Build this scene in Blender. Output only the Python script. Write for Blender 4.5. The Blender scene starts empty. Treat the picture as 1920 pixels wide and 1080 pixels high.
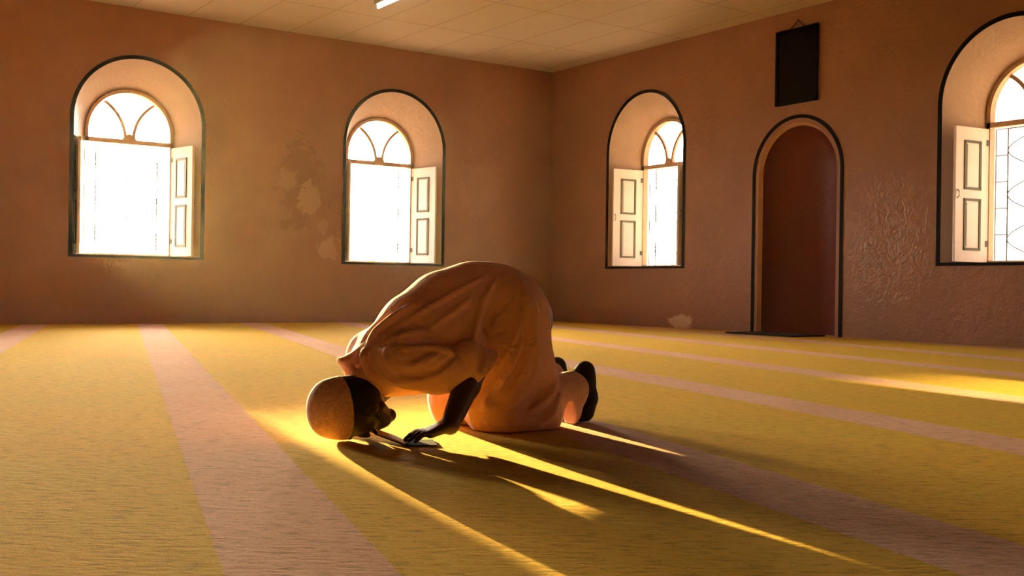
import bpy, bmesh, math, random
import numpy as np
from mathutils import Vector, Matrix
import openvdb

R = math.radians
scn = bpy.context.scene
col = scn.collection
random.seed(7)

# ------------------------------------------------------------------ camera
CAM_H = .57
cam_d = bpy.data.cameras.new('camera')
cam = bpy.data.objects.new('camera', cam_d)
col.objects.link(cam)
scn.camera = cam
cam_d.sensor_width = 36.0
cam_d.lens = 36.0 * 2042.3 / 1920.0
YAW, PITCH, ROLL = .6051, -.0004, .0147
fw = Vector((math.sin(YAW) * math.cos(PITCH), math.cos(YAW) * math.cos(PITCH), math.sin(PITCH)))
r0 = Vector((math.cos(YAW), -math.sin(YAW), 0))
u0 = r0.cross(fw)
rt = r0 * math.cos(ROLL) + u0 * math.sin(ROLL)
up = -r0 * math.sin(ROLL) + u0 * math.cos(ROLL)
M3 = Matrix((rt, up, -fw)).transposed()
cam.matrix_world = Matrix.Translation((0, 0, CAM_H)) @ M3.to_4x4()
cam_d.clip_start = .05

# ------------------------------------------------------------------ colour management, render helpers
vs = scn.view_settings
vs.view_transform = 'Standard'; vs.look = 'None'; vs.gamma = 1.0; vs.use_curve_mapping = False
vs.exposure = 0.26
scn.cycles.use_denoising = True
scn.cycles.max_bounces = 8
scn.cycles.volume_bounces = 1
scn.cycles.diffuse_bounces = 5
scn.cycles.transparent_max_bounces = 12
scn.cycles.sample_clamp_indirect = 8.0
scn.cycles.caustics_reflective = False
scn.cycles.caustics_refractive = False

# ------------------------------------------------------------------ sun and sky
SUN_AZ, SUN_EL = R(9.2), R(4.8)          # azimuth from +Y towards +X
sun_dir = Vector((math.sin(SUN_AZ) * math.cos(SUN_EL), math.cos(SUN_AZ) * math.cos(SUN_EL), math.sin(SUN_EL)))
sd = bpy.data.lights.new('sun', 'SUN')
sun = bpy.data.objects.new('sun', sd)
col.objects.link(sun)
sun.location = sun_dir * 60
sun.rotation_euler = sun_dir.to_track_quat('Z', 'Y').to_euler()
SKY_GLOW = 240.0
sd.energy = 46.0
sd.color = (1.0, .70, .24)
sd.angle = R(.6)

world = bpy.data.worlds.new('world'); scn.world = world; world.use_nodes = True
wn, wl = world.node_tree.nodes, world.node_tree.links
wn.clear()
wo = wn.new('ShaderNodeOutputWorld'); bg = wn.new('ShaderNodeBackground')
tc = wn.new('ShaderNodeTexCoord')
dot = wn.new('ShaderNodeVectorMath'); dot.operation = 'DOT_PRODUCT'
dot.inputs[1].default_value = sun_dir
wl.new(tc.outputs['Generated'], dot.inputs[0])
ramp = wn.new('ShaderNodeMapRange'); ramp.inputs[1].default_value = -1; ramp.inputs[2].default_value = 1
wl.new(dot.outputs['Value'], ramp.inputs[0])
pw = wn.new('ShaderNodeMath'); pw.operation = 'POWER'; pw.inputs[1].default_value = 2.0
wl.new(ramp.outputs[0], pw.inputs[0])
st = wn.new('ShaderNodeMapRange'); st.inputs[3].default_value = 1.2; st.inputs[4].default_value = 6.0
wl.new(pw.outputs[0], st.inputs[0])
mx0 = wn.new('ShaderNodeMath'); mx0.operation = 'MAXIMUM'; mx0.inputs[1].default_value = 0
wl.new(dot.outputs['Value'], mx0.inputs[0])
pw2 = wn.new('ShaderNodeMath'); pw2.operation = 'POWER'; pw2.inputs[1].default_value = 14.0
wl.new(mx0.outputs[0], pw2.inputs[0])
ad = wn.new('ShaderNodeMath'); ad.operation = 'MULTIPLY_ADD'; ad.inputs[1].default_value = SKY_GLOW
wl.new(pw2.outputs[0], ad.inputs[0]); wl.new(st.outputs[0], ad.inputs[2])
sep = wn.new('ShaderNodeSeparateXYZ'); wl.new(tc.outputs['Generated'], sep.inputs[0])
cr = wn.new('ShaderNodeValToRGB')
cr.color_ramp.elements[0].position = 0.0; cr.color_ramp.elements[0].color = (1, .89, .78, 1)
cr.color_ramp.elements[1].position = .6; cr.color_ramp.elements[1].color = (1, .93, .87, 1)
wl.new(sep.outputs['Z'], cr.inputs[0])
mc = wn.new('ShaderNodeMix'); mc.data_type = 'RGBA'
wl.new(pw2.outputs[0], mc.inputs[0]); wl.new(cr.outputs[0], mc.inputs[6]); mc.inputs[7].default_value = (1, .76, .45, 1)
wl.new(mc.outputs[2], bg.inputs['Color']); wl.new(ad.outputs[0], bg.inputs['Strength'])
wl.new(bg.outputs[0], wo.inputs['Surface'])
world.cycles.sampling_method = 'MANUAL'
world.cycles.sample_map_resolution = 256

# ------------------------------------------------------------------ room measures
XB, YA, H = 11.29, 15.19, 4.312            # right wall, far wall, ceiling height
XL, YB = -7.0, -8.0                        # unseen left and rear walls, set far back to dim the foreground
DEP = .5                                   # depth of the splayed window reveals
SILL, OUT_H, OUT_T = .93, .862, 3.62       # sill, half width and top of the outer arch
IN_H, IN_T = .605, 3.265
IN_SILL = .93


# ------------------------------------------------------------------ node helpers
def mat(name):
    m = bpy.data.materials.new(name); m.use_nodes = True
    nt = m.node_tree
    b = nt.nodes['Principled BSDF']
    return m, nt, b


def N(nt, t, **kw):
    n = nt.nodes.new('ShaderNode' + t)
    for k, v in kw.items():
        setattr(n, k, v)
    return n


def simple(name, c, rough=.6, noise=.0, scale=20, bump=0, bscale=None, spec=.3, sheen=0, stretch=(1, 1, 1), metallic=0):
    m, nt, b = mat(name)
    b.inputs['Roughness'].default_value = rough
    b.inputs['Specular IOR Level'].default_value = spec
    b.inputs['Metallic'].default_value = metallic
    if sheen:
        b.inputs['Sheen Weight'].default_value = sheen
        b.inputs['Sheen Roughness'].default_value = .5
        b.inputs['Sheen Tint'].default_value = (1, .9, .75, 1)
    t = N(nt, 'TexCoord'); mp = N(nt, 'Mapping'); mp.inputs['Scale'].default_value = stretch
    nt.links.new(t.outputs['Object'], mp.inputs[0])
    n = N(nt, 'TexNoise'); n.inputs['Scale'].default_value = scale; n.inputs['Detail'].default_value = 6
    nt.links.new(mp.outputs[0], n.inputs['Vector'])
    mr = N(nt, 'MapRange'); mr.inputs[1].default_value = .25; mr.inputs[2].default_value = .75
    mr.inputs[3].default_value = 1 - noise; mr.inputs[4].default_value = 1 + noise
    nt.links.new(n.outputs['Fac'], mr.inputs[0])
    vm = N(nt, 'VectorMath', operation='SCALE'); vm.inputs[0].default_value = c[:3]
    nt.links.new(mr.outputs[0], vm.inputs['Scale'])
    nt.links.new(vm.outputs[0], b.inputs['Base Color'])
    if bump:
        n2 = N(nt, 'TexNoise'); n2.inputs['Scale'].default_value = bscale or scale * 3; n2.inputs['Detail'].default_value = 5
        nt.links.new(mp.outputs[0], n2.inputs['Vector'])
        bp = N(nt, 'Bump'); bp.inputs['Strength'].default_value = 1; bp.inputs['Distance'].default_value = bump
        nt.links.new(n2.outputs['Fac'], bp.inputs['Height'])
        nt.links.new(bp.outputs[0], b.inputs['Normal'])
    return m


def mixcol(nt, fac, a, b):
    n = N(nt, 'Mix', data_type='RGBA')
    for i, v in ((0, fac), (6, a), (7, b)):
        if hasattr(v, 'links'):
            nt.links.new(v, n.inputs[i])
        else:
            n.inputs[i].default_value = v if i == 0 else (*v[:3], 1)
    return n.outputs[2]


def mth(nt, op, a, b=0.0, c=None):
    n = N(nt, 'Math', operation=op)
    for i, v in enumerate((a, b) if c is None else (a, b, c)):
        if hasattr(v, 'links'):
            nt.links.new(v, n.inputs[i])
        else:
            n.inputs[i].default_value = v
    return n.outputs[0]


def blob(nt, pos, c, r, soft, nz, amp):
    """a stain with its own ragged shape around the point c with radii r"""
    s = N(nt, 'VectorMath', operation='SUBTRACT'); nt.links.new(pos, s.inputs[0]); s.inputs[1].default_value = c
    d = N(nt, 'VectorMath', operation='DIVIDE'); nt.links.new(s.outputs[0], d.inputs[0]); d.inputs[1].default_value = r
    l = N(nt, 'VectorMath', operation='LENGTH'); nt.links.new(d.outputs[0], l.inputs[0])
    v = mth(nt, 'ADD', l.outputs['Value'], mth(nt, 'MULTIPLY', mth(nt, 'SUBTRACT', nz, .5), amp))
    m = N(nt, 'MapRange'); nt.links.new(v, m.inputs[0])
    m.inputs[1].default_value = 1 - soft; m.inputs[2].default_value = 1 + soft
    m.inputs[3].default_value = 1; m.inputs[4].default_value = 0
    return m.outputs[0]


def plaster(name, base, stains=(), rough_patch=None):
    m, nt, b = mat(name)
    b.inputs['Roughness'].default_value = .5
    b.inputs['Specular IOR Level'].default_value = .35
    g = N(nt, 'NewGeometry'); pos = g.outputs['Position']
    n1 = N(nt, 'TexNoise'); n1.inputs['Scale'].default_value = .9; n1.inputs['Detail'].default_value = 8; n1.inputs['Roughness'].default_value = .6
    n2 = N(nt, 'TexNoise'); n2.inputs['Scale'].default_value = 7; n2.inputs['Detail'].default_value = 6; n2.inputs['Distortion'].default_value = .8
    n3 = N(nt, 'TexNoise'); n3.inputs['Scale'].default_value = 28; n3.inputs['Detail'].default_value = 4
    for n in (n1, n2, n3): nt.links.new(pos, n.inputs['Vector'])
    mr = N(nt, 'MapRange'); mr.inputs[1].default_value = .3; mr.inputs[2].default_value = .7
    nt.links.new(n1.outputs['Fac'], mr.inputs[0])
    c = mixcol(nt, mr.outputs[0], tuple(x * .86 for x in base), tuple(min(1, x * 1.12) for x in base))
    for (ct, rr, colr, fac, amp) in stains:
        bl = blob(nt, pos, ct, rr, .12, n2.outputs['Fac'], amp)
        c = mixcol(nt, mth(nt, 'MULTIPLY', bl, fac), c, colr)
    nt.links.new(c, b.inputs['Base Color'])
    h = mth(nt, 'ADD', mth(nt, 'MULTIPLY', n2.outputs['Fac'], 1.0), mth(nt, 'MULTIPLY', n3.outputs['Fac'], .35))
    bp = N(nt, 'Bump'); bp.inputs['Strength'].default_value = 1.0; bp.inputs['Distance'].default_value = .012
    if rough_patch:
        bl = blob(nt, pos, rough_patch[0], rough_patch[1], .35, n2.outputs['Fac'], 1.0)
        n4 = N(nt, 'TexNoise'); n4.inputs['Scale'].default_value = 9; n4.inputs['Detail'].default_value = 7; n4.inputs['Distortion'].default_value = 2.2
        nt.links.new(pos, n4.inputs['Vector'])
        h = mth(nt, 'ADD', h, mth(nt, 'MULTIPLY', mth(nt, 'MULTIPLY', n4.outputs['Fac'], bl), 1.5))
        rr_ = N(nt, 'MapRange'); nt.links.new(bl, rr_.inputs[0]); rr_.inputs[3].default_value = .5; rr_.inputs[4].default_value = .33
        nt.links.new(rr_.outputs[0], b.inputs['Roughness'])
    nt.links.new(h, bp.inputs['Height']); nt.links.new(bp.outputs[0], b.inputs['Normal'])
    return m


WALL = (.355, .175, .10)
PALE = (.50, .31, .20)
M = {}
M['wall_far'] = plaster('wall_far', WALL, stains=(
    ((6.62, YA, 2.05), (.30, .5, .62), (.28, .13, .07), .7, 2.6),
    ((6.78, YA, 1.86), (.17, .5, .26), PALE, .55, 2.2),
    ((6.45, YA, 2.12), (.16, .5, .16), PALE, .35, 2.4),
    ((7.12, YA, 1.12), (.17, .5, .17), PALE, .65, 2.6),
    ((7.0, YA, 1.45), (.09, .5, .10), PALE, .35, 2.6),
    ((9.9, YA, 2.25), (.35, .5, .5), PALE, .18, 2.6)))
M['wall_right'] = plaster('wall_right', WALL, stains=(
    ((XB, 11.9, .10), (.5, .25, .10), (.82, .66, .5), .6, 1.6),
    ((XB, 8.2, 1.2), (.5, .7, .7), PALE, .22, 2.4),
    ((XB, 11.8, 1.6), (.5, .6, .9), PALE, .12, 2.4)),
    rough_patch=((XB, 8.25, 1.25), (.6, .55, .85)))
M['wall_plain'] = plaster('wall_plain', (.16, .08, .045))  # dark tone chosen so the unseen walls bounce little light
M['rear_bounce_cut'] = simple('rear_bounce_cut', (.07, .04, .025), .6, .2, 6, .002, 30)  # made-up dark tone for the unseen rear ceiling, cuts bounced light
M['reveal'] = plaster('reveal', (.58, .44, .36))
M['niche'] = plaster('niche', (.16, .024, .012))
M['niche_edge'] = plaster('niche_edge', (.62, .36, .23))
M['dark_paint'] = simple('dark_paint', (.006, .007, .007), .7, .1, 12, .002, 30, spec=.1)
M['sash'] = simple('sash', (.60, .40, .25), .45, .12, 14)
M['shutter'] = simple('shutter', (.90, .82, .80), .42, .04, 8, .001, 40)
M['moulding'] = simple('moulding', (.10, .10, .07), .4, .1, 20)
M['iron'] = simple('iron', (.12, .11, .10), .4, .1, 20)
M['skin'] = simple('skin', (.034, .014, .009), .45, .15, 30, .0008, 120, spec=.35)  # tone deepened to carry the shade that falls to black
M['hair'] = simple('hair', (.008, .006, .005), .6, .3, 90, .003, 160)
M['sock'] = simple('sock', (.012, .010, .010), .8, .2, 60, .0012, 300, sheen=.05)
M['cover'] = simple('cover', (.016, .010, .008), .95, .1, 30, spec=.03)
M['paper'] = simple('paper', (.78, .60, .36), .7, .04, 30)
M['frame_black'] = simple('frame_black', (.003, .002, .002), .8, .1, 20, spec=.06)
M['board'] = simple('board', (.006, .003, .003), .9, .3, 9, .002, 40, spec=.05)
M['string'] = simple('string', (.05, .02, .012), .8)
M['nail'] = simple('nail', (.1, .08, .07), .4, metallic=.8)
M['enamel'] = simple('enamel', (.7, .68, .62), .4)
M['rug'] = simple('rug', (.03, .018, .012), .9, .3, 30, .003, 150)
M['ground'] = simple('ground', (.45, .36, .24), .9, .2, .3)
M['pale_stone'] = simple('pale_stone', (.86, .80, .68), .8, .06, 2)

# cloth
def cloth(name, c, transl=.15, weave=900, bump=.0006):
    m, nt, b = mat(name)
    b.inputs['Roughness'].default_value = .85; b.inputs['Specular IOR Level'].default_value = .15
    b.inputs['Sheen Weight'].default_value = .35; b.inputs['Sheen Roughness'].default_value = .45
    b.inputs['Sheen Tint'].default_value = (1, .85, .65, 1)
    t = N(nt, 'TexCoord')
    n = N(nt, 'TexNoise'); n.inputs['Scale'].default_value = 6; n.inputs['Detail'].default_value = 5
    nt.links.new(t.outputs['Object'], n.inputs['Vector'])
    cc = mixcol(nt, n.outputs['Fac'], tuple(x * .9 for x in c), tuple(min(1, x * 1.08) for x in c))
    nt.links.new(cc, b.inputs['Base Color'])
    n2 = N(nt, 'TexNoise'); n2.inputs['Scale'].default_value = 16; n2.inputs['Detail'].default_value = 3; n2.inputs['Distortion'].default_value = 1.2
    n3 = N(nt, 'TexNoise'); n3.inputs['Scale'].default_value = weave; n3.inputs['Detail'].default_value = 1
    for q in (n2, n3): nt.links.new(t.outputs['Object'], q.inputs['Vector'])
    b1 = N(nt, 'Bump'); b1.inputs['Distance'].default_value = .010; b1.inputs['Strength'].default_value = 1
    nt.links.new(n2.outputs['Fac'], b1.inputs['Height'])
    b2 = N(nt, 'Bump'); b2.inputs['Distance'].default_value = bump; b2.inputs['Strength'].default_value = 1
    nt.links.new(n3.outputs['Fac'], b2.inputs['Height']); nt.links.new(b1.outputs[0], b2.inputs['Normal'])
    nt.links.new(b2.outputs[0], b.inputs['Normal'])
    tr = N(nt, 'BsdfTranslucent'); nt.links.new(cc, tr.inputs['Color'])
    mx = N(nt, 'MixShader'); mx.inputs[0].default_value = transl
    out = nt.nodes['Material Output']
    nt.links.new(b.outputs[0], mx.inputs[1]); nt.links.new(tr.outputs[0], mx.inputs[2]); nt.links.new(mx.outputs[0], out.inputs['Surface'])
    return m


M['tunic'] = cloth('tunic', (.80, .46, .40))
M['trousers'] = cloth('trousers', (.88, .55, .48))
M['cap'] = simple('cap', (.72, .42, .40), .85, .22, 70, .006, 170, sheen=.4)

# glass: clear panes of the fanlights
m, nt, b = mat('glass'); M['glass'] = m
nt.nodes.remove(b)
tr = N(nt, 'BsdfTransparent'); tr.inputs[0].default_value = (.96, .95, .92, 1)
gl = N(nt, 'BsdfGlossy'); gl.inputs['Roughness'].default_value = .05
mx = N(nt, 'MixShader'); mx.inputs[0].default_value = .06
nt.links.new(tr.outputs[0], mx.inputs[1]); nt.links.new(gl.outputs[0], mx.inputs[2])
nt.links.new(mx.outputs[0], nt.nodes['Material Output'].inputs['Surface'])

# lit tube
m, nt, b = mat('tube_lit'); M['tube_lit'] = m
b.inputs['Emission Color'].default_value = (1, .93, .8, 1); b.inputs['Emission Strength'].default_value = 6

# ceiling boards: pale sheets with thin dark joints
m, nt, b = mat('ceiling_boards'); M['ceiling'] = m
b.inputs['Roughness'].default_value = .55; b.inputs['Specular IOR Level'].default_value = .3
g = N(nt, 'NewGeometry'); sp = N(nt, 'SeparateXYZ'); nt.links.new(g.outputs['Position'], sp.inputs[0])
nz = N(nt, 'TexNoise'); nz.inputs['Scale'].default_value = 1.3; nz.inputs['Detail'].default_value = 6
nt.links.new(g.outputs['Position'], nz.inputs['Vector'])
def joint(axis, off, step, w):
    v = mth(nt, 'SUBTRACT', sp.outputs[axis], off)
    v = mth(nt, 'DIVIDE', v, step)
    f = mth(nt, 'ABSOLUTE', mth(nt, 'SUBTRACT', mth(nt, 'FRACT', v), .5))
    return mth(nt, 'GREATER_THAN', f, .5 - w / step)
ln = mth(nt, 'MAXIMUM', joint('X', 6.42, .76, .010), joint('Y', 13.58, 1.66, .014))
base = mixcol(nt, nz.outputs['Fac'], (.62, .54, .45), (.68, .61, .52))
c = mixcol(nt, mth(nt, 'MULTIPLY', ln, .55), base, (.36, .22, .13))
nt.links.new(c, b.inputs['Base Color'])
bp = N(nt, 'Bump'); bp.inputs['Distance'].default_value = .01; bp.inputs['Strength'].default_value = 1; bp.invert = True
nt.links.new(ln, bp.inputs['Height']); nt.links.new(bp.outputs[0], b.inputs['Normal'])

# carpet: green pile with rose stripes, woven into one carpet
m, nt, b = mat('carpet'); M['carpet'] = m
b.inputs['Roughness'].default_value = .9; b.inputs['Specular IOR Level'].default_value = .05
b.inputs['Sheen Weight'].default_value = .12; b.inputs['Sheen Roughness'].default_value = .4
b.inputs['Sheen Tint'].default_value = (1, .8, .4, 1)
g = N(nt, 'NewGeometry'); pos = g.outputs['Position']
rot = N(nt, 'VectorRotate', rotation_type='Z_AXIS'); rot.inputs['Angle'].default_value = R(15)
nt.links.new(pos, rot.inputs['Vector'])
sp = N(nt, 'SeparateXYZ'); nt.links.new(rot.outputs[0], sp.inputs[0])
edge = N(nt, 'TexNoise'); edge.inputs['Scale'].default_value = 60; edge.inputs['Detail'].default_value = 2
nt.links.new(pos, edge.inputs['Vector'])
u = mth(nt, 'ADD', sp.outputs['X'], mth(nt, 'MULTIPLY', mth(nt, 'SUBTRACT', edge.outputs['Fac'], .5), .03))
u = mth(nt, 'DIVIDE', mth(nt, 'SUBTRACT', u, .36), 1.415)
f = mth(nt, 'ABSOLUTE', mth(nt, 'SUBTRACT', mth(nt, 'FRACT', mth(nt, 'ADD', u, .5)), .5))
stripe = mth(nt, 'LESS_THAN', f, .165 / 1.415)
big = N(nt, 'TexNoise'); big.inputs['Scale'].default_value = 1.6; big.inputs['Detail'].default_value = 5
mp = N(nt, 'Mapping'); mp.inputs['Scale'].default_value = (1.0, 1.0, 1.0); nt.links.new(pos, mp.inputs[0])
nt.links.new(mp.outputs[0], big.inputs['Vector'])
rt2 = N(nt, 'VectorRotate', rotation_type='Z_AXIS'); rt2.inputs['Angle'].default_value = R(35)
nt.links.new(pos, rt2.inputs['Vector'])
mp2 = N(nt, 'Mapping'); mp2.inputs['Scale'].default_value = (15, 48, 30); nt.links.new(rt2.outputs[0], mp2.inputs[0])
fine = N(nt, 'TexNoise'); fine.inputs['Scale'].default_value = 1.0; fine.inputs['Detail'].default_value = 5; fine.inputs['Roughness'].default_value = .7
nt.links.new(mp2.outputs[0], fine.inputs['Vector'])
def rng(v, a, b_, lo, hi):
    q = N(nt, 'MapRange'); nt.links.new(v, q.inputs[0])
    for i, x in enumerate((a, b_, lo, hi)): q.inputs[i + 1].default_value = x
    return q.outputs[0]
green = mixcol(nt, rng(big.outputs['Fac'], .35, .65, 0, 1), (.90, .54, .055), (.84, .55, .06))
rose = mixcol(nt, rng(big.outputs['Fac'], .35, .65, 0, 1), (.92, .53, .33), (.94, .58, .40))
c = mixcol(nt, stripe, green, rose)
c = mixcol(nt, rng(fine.outputs['Fac'], .30, .50, .6, 0), c, (.22, .11, .012))
nt.links.new(c, b.inputs['Base Color'])
bp = N(nt, 'Bump'); bp.inputs['Distance'].default_value = .03; bp.inputs['Strength'].default_value = 1.0
nt.links.new(fine.outputs['Fac'], bp.inputs['Height']); nt.links.new(bp.outputs[0], b.inputs['Normal'])


# ------------------------------------------------------------------ object helpers
def link(name, me, m=None, parent=None, loc=None):
    o = bpy.data.objects.new(name, me)
    col.objects.link(o)
    if m is not None:
        for q in (m if isinstance(m, (list, tuple)) else (m,)):
            me.materials.append(M[q] if isinstance(q, str) else q)
    if parent: o.parent = parent
    if loc is not None: o.location = loc
    return o


def obj(name, bm, m=None, parent=None, loc=None, smooth=False):
    me = bpy.data.meshes.new(name)
    bmesh.ops.recalc_face_normals(bm, faces=bm.faces)
    bm.to_mesh(me); bm.free()
    if smooth:
        me.shade_smooth()
    return link(name, me, m, parent, loc)


def empty(name, loc=(0, 0, 0), rz=0, parent=None):
    o = bpy.data.objects.new(name, None); col.objects.link(o)
    o.location = loc; o.rotation_euler = (0, 0, rz); o.empty_display_size = .2
    if parent: o.parent = parent
    return o


def tag(o, label, cat, group=None):
    o['label'] = label; o['category'] = cat
    if group: o['group'] = group
    return o


def struct(o, label=None, cat=None):
    o['kind'] = 'structure'
    if label: o['label'] = label
    if cat: o['category'] = cat
    return o


def box(bm, lo, hi, bevel=0):
    r = bmesh.ops.create_cube(bm, size=1)
    vs_ = r['verts']
    for v in vs_:
        for i in range(3):
            v.co[i] = lo[i] if v.co[i] < 0 else hi[i]
    if bevel:
        es = {e for v in vs_ for e in v.link_edges}
        bmesh.ops.bevel(bm, geom=list(es), offset=bevel, segments=2, affect='EDGES')
    return vs_


def tube(bm, pts, r, n=8, caps=True):
    pts = [Vector(p) for p in pts]
    rings = []
    for i, p in enumerate(pts):
        d = (pts[min(i + 1, len(pts) - 1)] - pts[max(i - 1, 0)]).normalized()
        a = d.cross(Vector((0, 0, 1)))
        if a.length < 1e-3: a = d.cross(Vector((1, 0, 0)))
        a.normalize(); b_ = d.cross(a)
        rr = r[i] if isinstance(r, (list, tuple)) else r
        rings.append([bm.verts.new(p + (a * math.cos(2 * math.pi * k / n) + b_ * math.sin(2 * math.pi * k / n)) * rr) for k in range(n)])
    for a, b_ in zip(rings, rings[1:]):
        for k in range(n):
            bm.faces.new((a[k], a[(k + 1) % n], b_[(k + 1) % n], b_[k]))
    if caps:
        bm.faces.new(rings[0]); bm.faces.new(rings[-1])


# loops: lists of (u, z)
def arch(c, half, top, z0, n=28, low=None, step=2.51):
    spr = top - half
    lo = low or half
    pts = [(c + half, step), (c - half, step), (c - lo, step), (c - lo, z0), (c + half, z0)] if low is not None else [(c - half, z0), (c + half, z0)]
    arcp = [(c + half * math.cos(math.pi * k / n), spr + half * math.sin(math.pi * k / n)) for k in range(n + 1)]
    if low is not None:
        return [(c - half, step), (c - lo, step - .001), (c - lo, z0), (c + half, z0), (c + half, step)] + arcp
    return pts + arcp


def fill(bm, P, outer, holes):
    """flat face with holes; P maps (u,z) to 3D"""
    es = []
    loops = []
    for lp in [outer] + holes:
        vs_ = [bm.verts.new(P(*q)) for q in lp]
        loops.append(vs_)
        for i in range(len(vs_)):
            es.append(bm.edges.new((vs_[i], vs_[(i + 1) % len(vs_)])))
    bmesh.ops.triangle_fill(bm, edges=es, use_beauty=True)
    return loops


def strip(bm, A, B):
    n = len(A)
    for i in range(n):
        bm.faces.new((A[i], A[(i + 1) % n], B[(i + 1) % n], B[i]))


# ------------------------------------------------------------------ walls
def frameA(d): return lambda u, z: Vector((u, YA + d, z))
def frameB(d): return lambda u, z: Vector((XB + d, u, z))
def frameL(d): return lambda u, z: Vector((XL - d, u, z))
def frameK(d): return lambda u, z: Vector((u, YB - d, z))

WIN_A = [4.27, 8.238, .30]
IN_A = [4.265, 8.20, .30]
WIN_B = [12.754, 6.724, .7]
IN_B = [12.72, 6.70, .7]
LOW_A = .74
WIN_L = []
WIN_K = []
MIH_C = 9.738


def build_wall(name, frame, u0, u1, cs, ics, m, extra_out=None, rmat='reveal', base=-.2, lows=None):
    bm = bmesh.new()
    if lows is None:
        outs = [arch(c, OUT_H, OUT_T, SILL) for c in cs]
        ins = [arch(c, IN_H, IN_T, IN_SILL) for c in ics]
    else:
        outs = [arch(c, OUT_H, OUT_T, SILL, low=OUT_H) for c in cs]
        ins = [arch(c, IN_H, IN_T, IN_SILL, low=lows) for c in ics]
    rect = lambda: [(u0, base), (u1, base), (u1, H + .2), (u0, H + .2)]
    ex = extra_out or []
    F = fill(bm, frame(0), rect(), outs + [e[0] for e in ex])
    K = fill(bm, frame(DEP), rect(), ins)
    strip(bm, F[0], K[0])
    nf = len(bm.faces)
    for a, b_ in zip(F[1:1 + len(cs)], K[1:]):
        strip(bm, a, b_)
    bm.faces.ensure_lookup_table()
    for f_ in bm.faces[nf:]: f_.material_index = 1
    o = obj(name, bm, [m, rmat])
    return struct(o), F


w, _ = build_wall('wall_far', frameA, XL - .5, XB + .5, WIN_A, IN_A, 'wall_far', lows=LOW_A)
w['label'] = 'brown plastered far wall with arched windows, worn pale patches between them'

# right wall with the prayer niche hole
NI_H, NI_T = .625, 2.775
nich = arch(MIH_C, NI_H + .035, NI_T + .035, -.02, 28)
bm = bmesh.new()
w, _ = build_wall('wall_right', frameB, YB - .5, YA + .02, WIN_B, IN_B, 'wall_right', extra_out=[(nich,)], base=-.2)
w['label'] = 'brown plastered right wall with arched windows and prayer niche'

# niche: curved recess
bm = bmesh.new()
A = [bm.verts.new(Vector((XB, *q))) for q in nich]
edge2 = arch(MIH_C, NI_H, NI_T, -.02, 28)
B = [bm.verts.new(Vector((XB + .05, *q))) for q in edge2]
strip(bm, A, B)
nrim = len(bm.faces)
rings = [B]
for k in range(1, 9):
    a = math.pi / 2 * k / 8
    s, d = math.cos(a), .40 * math.sin(a)
    spr = NI_T - NI_H
    ring = []
    for (u_, z_) in edge2:
        uu = MIH_C + (u_ - MIH_C) * max(s, .02)
        zz = z_ if z_ <= spr else spr + (z_ - spr) * max(s, .02)
        ring.append(bm.verts.new(Vector((XB + .05 + d * 1.0, uu, zz))))
    rings.append(ring); strip(bm, rings[-2], ring)
bm.faces.new(rings[-1])
bm.faces.ensure_lookup_table()
for i, f_ in enumerate(bm.faces): f_.material_index = 0 if i < nrim else 1
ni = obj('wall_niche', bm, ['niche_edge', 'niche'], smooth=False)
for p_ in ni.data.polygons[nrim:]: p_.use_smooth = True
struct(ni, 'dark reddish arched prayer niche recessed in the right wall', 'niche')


def border(name, frame, c, half, top, z0, w_, th, m, foot=True, n=40, parent=None):
    """raised painted band that follows an arch"""
    bm = bmesh.new()
    def path(h, t):
        p_ = arch(c, h, t, z0, n)
        return p_[2:][::1]
    inn = [(c + half, z0)] + path(half, top) + [(c - half, z0)]
    out = [(c + half + w_, z0)] + path(half + w_, top + w_) + [(c - half - w_, z0)]
    P0, P1 = frame(0.0), frame(-th)
    rows = []
    for i_, o_ in zip(inn, out):
        rows.append([bm.verts.new(P0(*i_)), bm.verts.new(P1(*i_)), bm.verts.new(P1(*o_)), bm.verts.new(P0(*o_))])
    for a, b_ in zip(rows, rows[1:]):
        for k in range(4):
            bm.faces.new((a[k], a[(k + 1) % 4], b_[(k + 1) % 4], b_[k]))
    bm.faces.new(rows[0]); bm.faces.new(rows[-1])
    if foot:
        q = [P0(c - half - w_, z0), P0(c + half + w_, z0), P0(c + half + w_, z0 - .035), P0(c - half - w_, z0 - .035)]
        r_ = [P1(c - half - w_, z0), P1(c + half + w_, z0), P1(c + half + w_, z0 - .035), P1(c - half - w_, z0 - .035)]
        qa = [bm.verts.new(x) for x in q]; ra = [bm.verts.new(x) for x in r_]
        bm.faces.new(qa); bm.faces.new(ra); strip(bm, qa, ra)
    return obj(name, bm, m, parent)


t1 = border('trim_1', frameB, MIH_C, NI_H + .095, NI_T + .095, -.02, .045, .012, 'dark_paint', foot=False)
struct(t1, 'thin dark painted arch line around the prayer niche', 'trim')

# plain unseen walls, darkened to hold back bounced light, no openings
w, _ = build_wall('wall_left', frameL, YB - .5, YA + .02, WIN_L, WIN_L, 'wall_plain')
w, _ = build_wall('wall_back', frameK, XL - .02, XB + .02, WIN_K, WIN_K, 'wall_plain')

# floor and ceiling
bm = bmesh.new()
box(bm, (XL - .55, YB - .55, -.20), (XB + .55, YA + .55, 0.0))
fl = obj('floor', bm, 'carpet'); struct(fl, 'green carpet with rose stripes running along it', 'floor')
bm = bmesh.new()
box(bm, (XL - .55, 8.4, H), (XB + .55, YA + .55, H + .25))
ce = obj('ceiling', bm, 'ceiling'); struct(ce, 'pale boarded ceiling with thin joints', 'ceiling')

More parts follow.
